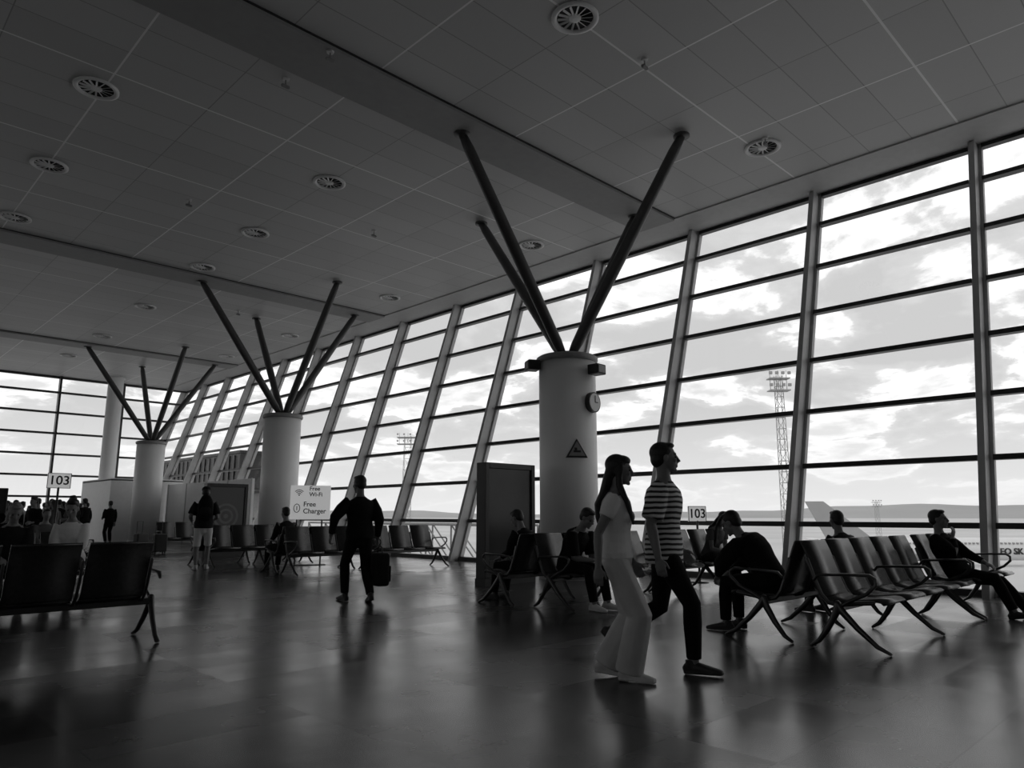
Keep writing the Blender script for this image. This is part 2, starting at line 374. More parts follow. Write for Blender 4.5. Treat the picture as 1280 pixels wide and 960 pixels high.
def bench(x,y,face,n,label,group='tandem airport seating',arms=None,out=.03):
    e=empty('tandem_bench',(x if face>0 else x+n*.6,y,0),0 if face>0 else math.pi)
    bm=bmesh.new(); box(bm,-out,n*.6+out,.21,.27,.335,.395); bevel(fin('beam',bm,MT['alu'],e),.01)
    for i in range(n):
        for nm,fn in (('backrest',f_back),('seat',f_seat)):
            shared(nm,fn,e,(i*.6,0,0),nm)
    for lx in ([-out,n*.6+out] if n<4 else [-out,n*.3,n*.6+out]): shared('leg',f_leg,e,(lx,0,0),'leg')
    for ax in (arms if arms is not None else [-out,n*.6+out]): shared('arm',f_arm,e,(ax,0,0),'armrest')
    for i in range(n+1): shared('brk',f_brk,e,(min(max(i*.6,.012),n*.6-.012),0,0),'bracket')
    tag(e,label,'bench',group)
    return e
bench(.12,7.5,1,4,'dark metal tandem seats seen from behind, empty',out=.10,arms=[-.1,1.2,2.5])
bench(6.92,3.02,-1,5,'dark glossy tandem seats, empty, curved armrest at the end',arms=[-.03,1.5,3.03])
bench(6.92,3.25,1,4,'dark tandem seats with two people, back to back with others')
bench(10.1,3.02,-1,3,'dark tandem seats with a reclining man near the glass wall')
bench(7.15,6.80,-1,4,'dark tandem seats with a hunched man beside the column')
bench(6.95,7.03,1,4,'dark tandem seats back to back, one person seated')
bench(9.75,6.80,-1,4,'dark tandem seats with a long-haired woman seated')
bench(7.3,14.12,-1,3,'empty dark tandem seats by the glass wall')
bench(9.3,14.12,-1,3,'empty dark tandem seats by the glass wall')
bench(7.3,14.35,1,3,'dark tandem seats with one person seated, back to back')
bench(7.0,17.38,-1,4,'empty dark tandem seats behind a standing man')
bench(7.0,17.62,1,4,'empty dark tandem seats, back to back with others')
bench(-.6,12.25,-1,3,'dark tandem seats with seated travellers')
bench(1.35,12.25,-1,3,'dark tandem seats with seated travellers')
bench(2.2,18.0,-1,4,'dark tandem seats with seated travellers')
bench(8.6,25.5,-1,4,'empty dark tandem seats beyond the column')

# ---------------------------------------------------------------- totems, signs
def totem(x,y,label,pic):
    e=empty('advertising_totem',(x,y,0))
    bm=bmesh.new(); box(bm,0,1.24,0,.26,.0,.12); fin('plinth',bm,MT['dark'],e)
    bm=bmesh.new()
    box(bm,0,.09,0,.24,.12,2.1); box(bm,1.15,1.24,0,.24,.12,2.1); box(bm,.09,1.15,0,.24,2.0,2.1); box(bm,.09,1.15,0,.24,.12,.42); box(bm,.09,1.15,.06,.2,.42,2.0)
    bevel(fin('frame',bm,MT['dark'],e),.008)
    bm=bmesh.new(); box(bm,.09,1.15,.035,.058,.42,2.0); fin('display',bm,pic,e)
    tag(e,label,'advertising display'); return e
totem(8.5,9.3,'dark framed advertising totem with glossy grey display beside the column',MT['screen'])
totem(8.5,21.3,'dark framed advertising totem with a ringed picture beside the column',MT['poster'])
def sign103(x,y,z,w,h,label,rz=-.5):
    e=empty('gate_sign',(x,y,0),0)
    bm=bmesh.new(); tube(bm,[(0,0,0),(0,0,.02)],[.16,.15],seg=20,cap='ff'); tube(bm,[(0,0,0),(0,0,z-h/2+.02)],[.02,.02],seg=10,cap='ff'); fin('sign_post',bm,MT['alu'],e,True)
    bm=bmesh.new(); box(bm,-w/2,w/2,-.015,.015,z-h/2,z+h/2); bevel(fin('sign_plate',bm,MT['lit'],e),.006)
    text('sign_number','103',h*.82,(0,-.018,z),(math.pi/2,0,0),MT['black'],e)
    bm=bmesh.new(); t=.010
    for a in ((-w/2,w/2,z+h/2-t,z+h/2),(-w/2,w/2,z-h/2,z-h/2+t),(-w/2,-w/2+t,z-h/2,z+h/2),(w/2-t,w/2,z-h/2,z+h/2)): box(bm,a[0],a[1],-.02,-.014,a[2],a[3])
    fin('sign_border',bm,MT['dark'],e)
    e.rotation_euler=(0,0,rz)
    tag(e,label,'sign')
sign103(11.75,7.15,1.21,.36,.28,'white gate sign reading 103 on a slim post by the seats')
sign103(3.58,16.1,1.84,.40,.29,'white gate sign reading 103 above the queue',.0)
e=empty('information_sign',(9.0,16.2,0),-.35)
bm=bmesh.new(); box(bm,-.48,.48,-.02,.02,1.08,1.9); bevel(fin('sign_board',bm,MT['lit'],e),.01)
bm=bmesh.new(); tube(bm,[(-.3,.03,0),(-.3,.03,1.2)],[.02,.02],seg=10,cap='ff'); tube(bm,[(.3,.03,0),(.3,.03,1.2)],[.02,.02],seg=10,cap='ff'); box(bm,-.4,.4,-.15,.2,0,.02); fin('sign_stand',bm,MT['alu'],e)
text('lettering','Free\nWi-Fi',.14,(-.04,-.026,1.75),(math.pi/2,0,0),MT['black'],e,align='LEFT')
text('lettering','Free\nCharger',.165,(-.17,-.026,1.36),(math.pi/2,0,0),MT['black'],e,align='LEFT')
bm=bmesh.new()
for r in (.05,.09,.13):
    pts=[(-.28+r*math.cos(rad(a)),-.025,1.66+r*math.sin(rad(a))) for a in range(45,136,15)]
    tube(bm,pts,[.009]*len(pts),side=(0,1,0),seg=6)
ell(bm,M.Identity(4),(-.28,-.025,1.665),(.018,.008,.018))
fin('wireless_symbol',bm,MT['black'],e)
bm=bmesh.new()
pts=[(-.32+.07*math.cos(rad(a)),-.025,1.35+.1*math.sin(rad(a))) for a in range(0,361,20)]
tube(bm,pts,[.009]*len(pts),side=(0,1,0),seg=6); box(bm,-.328,-.312,-.03,-.021,1.3,1.4)
fin('charger_symbol',bm,MT['black'],e)
tag(e,'white board reading Free Wi-Fi and Free Charger with icons','sign')
e=empty('information_display',(2.15,14.2,0),-.2)
bm=bmesh.new(); tube(bm,[(0,.05,0),(0,.05,1.3)],[.04,.04],seg=12,cap='ff'); box(bm,-.25,.25,-.2,.3,0,.03); fin('display_post',bm,MT['dark'],e)
bm=bmesh.new(); box(bm,-.3,.3,-.03,.05,1.22,1.62); bevel(fin('display_case',bm,MT['dark'],e))
bm=bmesh.new(); box(bm,-.27,.27,-.036,-.031,1.26,1.58); fin('display_glass',bm,MT['screen'],e)
tag(e,'small dark display on a post above the seats','display')

# boarding enclosure
e=empty('boarding_enclosure',(9.9,35.6,0))
bm=bmesh.new(); box(bm,0,.12,0,4.4,0,2.75); box(bm,0,.9,-.12,0,0,2.75); box(bm,.9,2.1,-.12,0,2.2,2.75); box(bm,2.1,3.1,-.12,0,0,2.75); box(bm,0,3.1,-.12,4.4,2.7,2.8); fin('enclosure_wall',bm,MT['plaster2'],e)
bm=bmesh.new(); box(bm,.92,2.08,-.08,-.04,0,2.2); fin('enclosure_door',bm,MT['grey'],e)
bm=bmesh.new(); box(bm,1.48,1.52,-.12,-.08,.9,1.3); fin('door_handle',bm,MT['dark'],e)
tag(e,'white boxed boarding enclosure with a grey door','enclosure')
e=empty('partition_screen',(12.25,26.5,0))
bm=bmesh.new(); box(bm,0,.1,0,8.8,0,2.55); fin('screen_panel',bm,MT['plaster2'],e)
for k in range(5):
    bm=bmesh.new(); box(bm,-.02,.0,k*2.15,k*2.15+.06,0,2.57); fin('screen_post',bm,MT['steel'],e)
tag(e,'low white partition screen along the glass wall','partition')

# ---------------------------------------------------------------- people
def lerp(a,b,t): return a+(b-a)*t
def ik(a,c,l1,l2,pole):
    d=c-a; D=d.length
    if D>l1+l2-.004: c=a+d.normalized()*(l1+l2-.004); d=c-a; D=d.length
    u=d.normalized(); x=(l1*l1-l2*l2+D*D)/(2*D); h=math.sqrt(max(0,l1*l1-x*x))
    p=V(pole)-u*V(pole).dot(u); p.normalize()
    return a+u*x+p*h, c
def person(label,loc,heading,pose,fit,sc=1.0,vox=.012,detail=True):
    fem=fit.get('fem',False)
    hip=pose['hip']; l1,l2=[rad(a) for a in pose.get('lean',(2,4))]
    X=V((1,0,0))
    side=rad(pose.get('tilt',0))
    def spine(s):
        n=12; p=V((0,0,hip)); ds=s/n
        for i in range(n):
            a=lerp(l1,l2,min(1,max(0,(i+.5)*ds/.5))); p=p+V((math.sin(side)*1.0,math.sin(a),math.cos(a)))*ds
        return p
    sh=.158 if fem else .182
    rings=[(-.09,.10,.085),(-.03,.165,.115),(.05,.165 if not fem else .17,.115),(.13,.145 if not fem else .13,.10),(.20,.14 if not fem else .12,.095),(.30,.16 if not fem else .135,.115),(.38,.17 if not fem else .145,.118 if not fem else .115),(.45,.165 if not fem else .14,.10),(.50,.11,.08),(.535,.06,.06)]
    rings2=[(s,a,b) for s,a,b in rings]
    sp=spine(.455); ang=l2; tdir=(spine(.50)-spine(.45)).normalized(); fw=X.cross(tdir)*-1 if X.cross(tdir).y<0 else X.cross(tdir)
    rnd=pose.get('round',0.0)
    J={}
    tw=rad(pose.get('twist',0))
    for s,k in ((1,'R'),(-1,'L')):
        off=V((math.cos(tw)*s,math.sin(tw)*s,0))
        J['sh'+k]=sp+off*sh+fw*rnd
        J['hip'+k]=V((.088*s,0,hip-.03))
        kn,an=ik(J['hip'+k],V(pose['ank'+k]),.435,.425,pose.get('knee'+k,(s*.12,1,.25)))
        J['kn'+k]=kn; J['an'+k]=an
        el,wr=ik(J['sh'+k],V(pose['wr'+k]),.29,.255,pose.get('el'+k,(s*.35,-1,-.25)))
        J['el'+k]=el; J['wr'+k]=wr
    nb=spine(.52); 
    hp=rad(pose.get('hpitch',0)); hy=rad(pose.get('hyaw',0)); hr=rad(pose.get('hroll',0))
    HR=(M.Rotation(hy,4,'Z')@M.Rotation(-hp,4,'X')@M.Rotation(hr,4,'Y'))
    hup=(HR@V((0,0,1))); hf=(HR@V((0,1,0)))
    nt_=nb+(tdir*.5+hup*.5).normalized()*.075
    hc=nt_+hup*.105+hf*.018
    HM=M.Translation(hc)@HR
    skin=fit.get('skin',MT['skin'])
    bm=bmesh.new()
    tube(bm,[spine(s) for s,_,_ in rings2],[(a,b) for _,a,b in rings2],seg=20)
    tube(bm,[spine(.47),nb,nt_,nt_+hup*.05],[.062,.055 if not fem else .046,.054 if not fem else .045,.055],seg=14)
    ell(bm,HM,(0,-.012,.035),(.075,.098,.088)); ell(bm,HM,(0,.022,-.03),(.064,.072,.075)); ell(bm,HM,(0,.04,-.075),(.045,.045,.035))
    ell(bm,HM,(0,.078,-.098),(.02,.017,.016)); ell(bm,HM,(0,.075,.035),(.05,.02,.014))
    tube(bm,[HM@V((0,.088,.028)),HM@V((0,.103,.0)),HM@V((0,.116,-.022)),HM@V((0,.098,-.032))],[.009,.011,.014,.011],seg=10)
    for s in (-1,1):
        ell(bm,HM,(s*.077,-.005,-.002),(.009,.019,.032)); ell(bm,HM,(s*.04,.068,-.015),(.022,.018,.02))
    ell(bm,HM,(0,.092,-.054),(.024,.011,.007)); ell(bm,HM,(0,.089,-.068),(.021,.012,.008))
    fr=max(.0086,vox*.95)
    feetM={}
    for s,k in ((1,'R'),(-1,'L')):
        a,e,w=J['sh'+k],J['el'+k],J['wr'+k]; q=.88 if fem else 1
        tube(bm,[spine(.45)+X*s*.06,a,lerp(a,e,.35),lerp(a,e,.75),e,lerp(e,w,.25),lerp(e,w,.7),w],[.06*q,.062*q,.052*q,.045*q,.041*q,.043*q,.034*q,.027*q],seg=12)
        h,kk,an=J['hip'+k],J['kn'+k],J['an'+k]
        tube(bm,[h,lerp(h,kk,.3),lerp(h,kk,.7),kk,lerp(kk,an,.3),lerp(kk,an,.65),an],[.09,.084,.066,.056,.056,.045,.036],seg=14)
        fp=rad(pose.get('fp'+k,0)); fy=rad(pose.get('fy'+k,-8*s))
        FM=M.Translation(an)@M.Rotation(fy,4,'Z')@M.Rotation(-fp,4,'X'); feetM[k]=FM
        tube(bm,[FM@V((0,-.045,-.045)),FM@V((0,.03,-.04)),FM@V((0,.1,-.052)),FM@V((0,.17,-.062))],[(.03,.03),(.034,.036),(.038,.024),(.03,.014)],side=FM.to_3x3()@X,seg=12)
        d=V(pose['hd'+k]).normalized() if 'hd'+k in pose else (w-e).normalized()
        n=V(pose.get('hn'+k,(-s,0,0))); n=(n-d*n.dot(d)).normalized()
        ts=d.cross(n); rf=V(pose.get('th'+k,(0,1,.2)))
        if ts.dot(rf)<0: ts=-ts
        tube(bm,[w,w+d*.03,w+d*.065,w+d*.09],[(.026,.018),(.034,.018),(.040,.017),(.038,.013)],side=ts,seg=12)
        cu=pose.get('curl',1.0)
        for i,(o_,ln) in enumerate(((.031,.9),(.0105,1.0),(-.0105,.93),(-.031,.75))):
            p=w+d*.086+ts*o_; pts=[p-d*.015,p]; aa=0
            for L_,da in ((.036,18),(.024,28),(.019,22)):
                aa+=rad(da*cu*(1+.12*i)); p=p+(d*math.cos(aa)+n*math.sin(aa))*L_*ln; pts.append(p)
            tube(bm,pts,[fr*1.05,fr*1.05,fr,fr*.92,fr*.8],side=ts,seg=8)
        p=w+d*.025+ts*.022
        tube(bm,[p,p+(d*.65+ts*.7+n*.25)*.035,p+(d*.65+ts*.7+n*.25)*.035+(d*.9+ts*.25+n*.4)*.045],[fr*1.4,fr*1.2,fr*.95],side=n,seg=8)
    body=fin('person',bm,skin); voxelize(body,vox,2 if vox<.01 else 1,skin)
    body.location=loc; body.rotation_euler=(0,0,rad(heading)-math.pi/2); body.scale=(sc,sc,sc)
    tag(body,label,'person',fit.get('group'))
    if detail:
        for s in (-1,1):
            b2=bmesh.new(); ell(b2,HM,(s*.033,.081,.008),(.012,.01,.008),12,8); fin('eye',b2,MT['eye'],body,True)
    cv=max(.009,vox)
    tm,sl=fit['top']; inc=fit.get('loose',.016)
    bm=bmesh.new(); s0=fit.get('hem',-.06)
    rr=[(s0,.172+inc*.6,.122+inc*.8)]+[(s,a+inc,b+inc) for s,a,b in rings2 if s>s0+.03 and s<.49]+[(.50,.105,.088),(.525,.074,.07)]
    if fem and s0>0: rr[0]=(s0,.168+inc*.6,.116+inc*.6)
    tube(bm,[spine(s) for s,_,_ in rr],[(a,b) for _,a,b in rr],seg=24,cap='ff')
    if fem:
        for s in (-1,1): ell(bm,M.Identity(4),spine(.33)+fw*.085+X*s*.065,(.062,.06,.062))
    for s,k in ((1,'R'),(-1,'L')):
        a,e,w=J['sh'+k],J['el'+k],J['wr'+k]; q=.9 if fem else 1
        f1=min(1,sl)
        pts=[spine(.43)+X*s*.08,a,lerp(a,e,f1*.5),lerp(a,e,f1)]; rs=[.075*q,.077*q,(.056+inc*.8)*q+.003,(.052+inc)*q]
        if sl>1:
            pts+=[lerp(e,w,(sl-1)*.5),lerp(e,w,sl-1)]; rs[-1]=(.047+inc*.7)*q; rs+=[.049*q+.004,.04*q+.002]
        tube(bm,pts,rs,seg=14,cap='df')
    o=fin(fit.get('topname','shirt'),bm,tm,body); voxelize(o,cv,2,tm)
    pm,lf=fit['bottom']; fl=fit.get('flare',0)
    bm=bmesh.new()
    rr=[(-.10,.11,.09),(-.04,.172,.122),(.03,.174,.124),(.09,.158,.112)]
    tube(bm,[spine(s) for s,_,_ in rr],[(a,b) for _,a,b in rr],seg=20,cap='df')
    for s,k in ((1,'R'),(-1,'L')):
        h,kk,an=J['hip'+k],J['kn'+k],J['an'+k]
        f1=min(1,lf); pts=[h,lerp(h,kk,.35*f1),lerp(h,kk,.7*f1),lerp(h,kk,f1)]; rs=[.102,.096+fl*.12,.078+fl*.4,.07+fl*.55 if lf>1 else .082]
        if lf>1:
            end=lerp(kk,an,lf-1)
            if fl: end=end-V((0,0,.025))
            pts+=[lerp(kk,end,.35),lerp(kk,end,.7),end]; rs+=[.07+fl*.65,.062+fl*.85,.056+fl]
        tube(bm,pts,rs,seg=16,cap='df')
    o=fin('trousers' if lf>1 else 'shorts',bm,pm,body); voxelize(o,cv,2,pm)
    sm=fit.get('shoe',MT['shoe'])
    for k in 'RL':
        FM=feetM[k]; sx=FM.to_3x3()@X
        bm=bmesh.new()
        tube(bm,[FM@V((0,-.055,-.04)),FM@V((0,.02,-.034)),FM@V((0,.09,-.045)),FM@V((0,.15,-.054)),FM@V((0,.195,-.06))],[(.036,.038),(.042,.045),(.046,.034),(.046,.026),(.034,.018)],side=sx,seg=14)
        tube(bm,[FM@V((0,-.02,-.03)),FM@V((0,-.022,.025))],[(.042,.046),(.042,.044)],side=sx,seg=14,cap='ff')
        tube(bm,[FM@V((0,-.07,-.068)),FM@V((0,.03,-.068)),FM@V((0,.13,-.070)),FM@V((0,.2,-.070))],[(.038,.014),(.042,.013),(.05,.012),(.036,.012)],side=sx,seg=14)
        o=fin('shoe',bm,sm,body); voxelize(o,max(.008,vox*.8),2,sm)
    hm=fit.get('hairmat',MT['hair']); hk=fit.get('hair','short')
    bm=bmesh.new()
    ell(bm,HM,(0,-.026,.05),(.083,.097,.088),20,14)
    ell(bm,HM,(0,-.055,.0),(.073,.062,.075),18,12)
    if hk=='short': 
        ell(bm,HM,(0,.030,.103),(.06,.055,.028)); 
    if hk in('long','braid'):
        ell(bm,HM,(0,.02,.085),(.07,.07,.045))
        bk=[HM@V((0,-.05,.03)),HM@V((0,-.085,-.06)),lerp(HM@V((0,-.09,-.14)),spine(.45)-fw*.14,.5),spine(.42)-fw*.15,spine(.32)-fw*.145,spine(.24)-fw*.13]
        tube(bm,bk,[(.075,.055),(.072,.045),(.068,.035),(.06,.03),(.045,.026),(.025,.018)],seg=16)
        if fit.get('lock',True):
            tube(bm,[HM@V((.07,-.0,.03)),HM@V((.082,-.01,-.05)),HM@V((.085,.0,-.13)),spine(.42)+X*.10+fw*.11,spine(.28)+X*.10+fw*.15],[(.02,.03),(.022,.03),(.025,.03),(.03,.022),(.012,.012)],seg=10)
    o=fin('hair',bm,hm,body); voxelize(o,max(.007,vox*.9),2,hm)
    if hk=='cap':
        bm=bmesh.new(); ell(bm,HM,(0,-.015,.075),(.092,.108,.072),20,14)
        tube(bm,[HM@V((0,.05,.065)),HM@V((0,.12,.058)),HM@V((0,.17,.045))],[(.075,.01),(.07,.008),(.04,.007)],side=HR.to_3x3()@X,seg=16)
        o=fin('cap',bm,MT['cdark'],body); voxelize(o,.008,2,MT['cdark'])
    return body,J,HM
HD=-44.5
walkM=dict(hip=.925,lean=(1,3),ankR=(.09,.20,.085),ankL=(-.08,-.42,.25),fpL=50,fpR=-2,wrR=(.29,-.02,.86),wrL=(-.27,.12,.90),hpitch=-2,hyaw=16,twist=-6)
person('man in striped t-shirt and dark trousers walking beside a woman',(5.02,3.37,0),HD-16,walkM,dict(top=(MT['stripe'],.85),bottom=(MT['cblack'],1.93),loose=.034,hair='short',hem=-.12),sc=1.015,vox=.0065)
walkW=dict(hip=.925,lean=(0,2),ankR=(.07,.08,.085),ankL=(-.07,-.12,.10),fpL=8,wrR=(.255,-.11,.87),wrL=(-.24,.10,.88),hpitch=4,hyaw=14)
person('long-haired woman in light top and wide pale trousers, walking',(4.52,3.46,0),HD-16,walkW,dict(fem=True,top=(MT['clight'],.5),bottom=(MT['csatin'],1.97),flare=.055,loose=.016,hair='long',shoe=MT['shoel'],hem=.0),sc=.945,vox=.0065)
w2=dict(hip=.91,lean=(2,4),tilt=0,ankR=(.11,-.20,.10),ankL=(-.12,.18,.085),fpR=12,wrR=(.27,.0,.86),wrL=(-.40,.04,.90),elL=(-1,-.5,0),hpitch=6,hyaw=15,curl=1.6)
b,J,_=person('man in dark clothes walking away carrying a bag',(5.78,8.97,0),78,w2,dict(top=(MT['cblack'],1.9),bottom=(MT['cblack'],1.95),loose=.038,hair='short',skin=MT['skind']),sc=1.01,vox=.009)
bpy.context.view_layer.update()
wr=b.matrix_basis@J['wrR']
e=empty('carry_bag',(wr.x+.03,wr.y-.03,-.04),rad(-12))
bm=bmesh.new(); box(bm,-.10,.10,-.16,.16,.24,.70); o=fin('bag_body',bm,MT['cdark'],e,True); bevel(o,.05,4)
bm=bmesh.new(); box(bm,.10,.13,-.12,.12,.30,.52); bevel(fin('bag_pocket',bm,MT['cblack'],e),.015,3)
bm=bmesh.new(); tube(bm,[(0,-.1,.69),(0,-.07,.77),(0,0,.80),(0,.07,.77),(0,.1,.69)],[.012]*5,seg=8); fin('bag_handle',bm,MT['dark'],e,True)
tag(e,'dark upright soft bag carried by a walking man','bag')
s1=dict(hip=.93,lean=(1,3),ankR=(.11,.05,.085),ankL=(-.11,-.10,.085),wrR=(.2,.22,1.05),wrL=(-.24,.18,1.02),hpitch=10)
b,J,_=person('man in cap, dark t-shirt and light shorts wearing a backpack',(6.55,16.45,0),70,s1,dict(top=(MT['cdark'],.8),bottom=(MT['clight'],.95),loose=.03,hair='cap',shoe=MT['shoel']),sc=1.03,vox=.011)
e=empty('backpack',(6.47,16.22,1.12),rad(70)-math.pi/2)
bm=bmesh.new(); tube(bm,[(0,0,0),(0,0,.06),(0,0,.35),(0,0,.45)],[(.12,.07),(.16,.09),(.15,.09),(.1,.06)],seg=20); fin('backpack_body',bm,MT['cblack'],e,True)
bm=bmesh.new(); tube(bm,[(0,-.09,.08),(0,-.1,.1),(0,-.1,.2),(0,-.09,.22)],[(.09,.02),(.11,.03),(.11,.03),(.09,.02)],seg=16); fin('front_pocket',bm,MT['cdark'],e,True)
tag(e,'black backpack worn by the standing man','backpack')
def seat(lean=(-10,16),wr=(.12,.36,.62),ank=.46,hp=0,hy=0,rnd=0,el=None,**k):
    p=dict(hip=.535,lean=lean,ankR=(.12,ank,.085),ankL=(-.12,ank+.04,.085),wrR=(wr[0],wr[1],wr[2]),wrL=(-wr[0],wr[1]+.03,wr[2]),hpitch=hp,hyaw=hy,round=rnd,hnR=(0,0,-1),hnL=(0,0,-1),thR=(-1,0,0),thL=(1,0,0),kneeR=(.15,1,.6),kneeL=(-.15,1,.6))
    p.update(k); return p
person('heavy-set man in dark clothes hunched forward, elbows on knees',(7.28,3.60,0),90+4,seat(lean=(16,50),wr=(.06,.52,.55),ank=.42,hp=28,rnd=.03,elR=(1,-.2,.1),elL=(-1,-.2,.1)),dict(top=(MT['cblack'],1.8),bottom=(MT['cblack'],1.93),loose=.045,hair='short'),sc=1.0,vox=.009)
person('person in dark clothes seated facing the glass wall',(9.2,3.60,0),75,seat(hp=5,hy=-20),dict(top=(MT['cdark'],1.8),bottom=(MT['cblack'],1.93),hair='short',loose=.03),sc=.92,vox=.011)
person('man in dark clothes reclining, legs stretched, hand at chin',(10.42,2.68,0),-95,seat(lean=(-36,-8),wr=(.1,.3,.6),ank=.60,hp=-2,hy=10,hip=.51,ankL=(-.02,.70,.10),fpR=-10,fpL=-15,wrR=(.05,-.02,.94),elR=(.6,.6,-1),hdR=(-.2,.2,1),hnR=(-.2,-1,0)),dict(top=(MT['cblack'],1.85),bottom=(MT['cblack'],1.93),hair='short',loose=.03),sc=.97,vox=.009)
person('man in dark t-shirt hunched forward on a seat',(7.45,6.50,0),-88,seat(lean=(12,36),wr=(.08,.46,.62),ank=.50,hp=30,rnd=.03),dict(top=(MT['cblack'],.9),bottom=(MT['cblack'],1.93),hair='short',loose=.03,shoe=MT['shoel']),sc=1.0,vox=.009)
person('person in dark clothes seated facing away, looking down',(7.5,7.35,0),100,seat(lean=(-2,18),hp=25),dict(top=(MT['cblack'],1.8),bottom=(MT['cblack'],1.93),hair='short',loose=.035),sc=.95,vox=.011)
person('woman with long dark hair leaning forward over her lap',(11.05,6.50,0),-105,seat(lean=(12,38),wr=(.06,.42,.60),hp=35),dict(fem=True,top=(MT['cmid'],.5),bottom=(MT['cdark'],1.9),hair='long'),sc=.98,vox=.011)
person('person with dark hair seated, head above the seat back',(7.6,14.65,0),95,seat(hp=5),dict(top=(MT['cdark'],1.8),bottom=(MT['cblack'],1.93),hair='short'),sc=1,vox=.015,detail=False)
person('woman in a light blouse seated facing the aisle',(2.88,11.92,0),-115,seat(lean=(0,12),hp=18),dict(fem=True,top=(MT['clight'],1.2),bottom=(MT['cdark'],1.9),hair='short',loose=.03),sc=1.05,vox=.011)
person('man in dark shirt seated with head bowed',(2.15,11.92,0),-95,seat(lean=(6,20),hp=25),dict(top=(MT['cdark'],.9),bottom=(MT['cblack'],1.9),hair='short',hairmat=MT['hairg']),sc=1.02,vox=.011)
person('person in black seated on the tandem seats',(3.1,17.62,0),-92,seat(hp=10),dict(top=(MT['cblack'],1.9),bottom=(MT['cblack'],1.9),hair='short'),sc=1,vox=.015,detail=False)
person('person in grey seated on the tandem seats',(3.75,17.62,0),-88,seat(hp=0),dict(top=(MT['cmid'],1.9),bottom=(MT['cblack'],1.9),hair='short'),sc=.97,vox=.015,detail=False)
st=dict(hip=.93,lean=(1,3),ankR=(.11,.03,.085),ankL=(-.11,-.05,.085),wrR=(.26,.06,.84),wrL=(-.2,.2,1.05),hpitch=5)
g='queue of travellers'
base=[person('traveller in dark clothes standing in the queue',(9.4,33.4,0),100,st,dict(top=(MT['cblack'],1.8),bottom=(MT['cblack'],1.93),hair='short',loose=.03,group=g),vox=.02,detail=False)[0],
      person('traveller in a grey top standing in the queue',(8.0,35.6,0),60,st,dict(top=(MT['cmid'],.8),bottom=(MT['cdark'],1.93),hair='long',fem=True,group=g),sc=.95,vox=.02,detail=False)[0],
      person('traveller in a light shirt standing in the queue',(7.4,34.5,0),130,st,dict(top=(MT['clight'],.8),bottom=(MT['cdark'],1.93),hair='short',group=g,loose=.03),sc=.98,vox=.02,detail=False)[0]]
crowd=[(8.7,36.6),(7.0,35.6),(9.0,35.2),(6.5,36.4),(7.8,37.2),(8.3,33.6),(6.8,33.4),(6.1,34.6),(7.5,32.6),(6.4,38),
 (4.6,26.4),(5.25,25.7),(5.0,27.6),(5.85,26.9),(4.1,25.0),(6.5,27.5),(6.2,28.7),(5.5,29.3),(7.1,29.1),(6.9,30.6),(5.2,23.6),(5.9,24.5),(4.9,31.5),(7.7,30.4),(5.9,31.8),(4.5,22.4)]
for i,(x,y) in enumerate(crowd):
    d=dup(base[(0,1,0,2,0,0,1)[i%7]],(x,y,0),rad(random.uniform(-60,120)))
    d.scale=[d.scale[0]*random.uniform(.93,1.03)]*3
def suitcase(loc,rz,label):
    e=empty('suitcase',loc,rz)
    bm=bmesh.new(); box(bm,-.2,.2,-.12,.12,.05,.6); bevel(fin('suitcase_shell',bm,MT['dark'],e),.04,4)
    bm=bmesh.new(); tube(bm,[(-.1,.1,.58),(-.1,.1,.98),(.1,.1,.98),(.1,.1,.58)],[.01]*4,side=(0,1,0),seg=8); fin('pull_handle',bm,MT['alu'],e)
    for x in (-.15,.15):
        for y in (-.08,.08):
            bm=bmesh.new(); tube(bm,[(x-.012,y,.03),(x+.012,y,.03)],[.03,.03],side=(0,1,0),seg=12,cap='ff'); fin('wheel',bm,MT['black'],e)
    tag(e,label,'suitcase')
suitcase((8.0,25.0,0),.3,'dark hard-shell suitcase beside the seats')
suitcase((8.3,24.2,0),.1,'dark suitcase standing by the seats beyond the column')

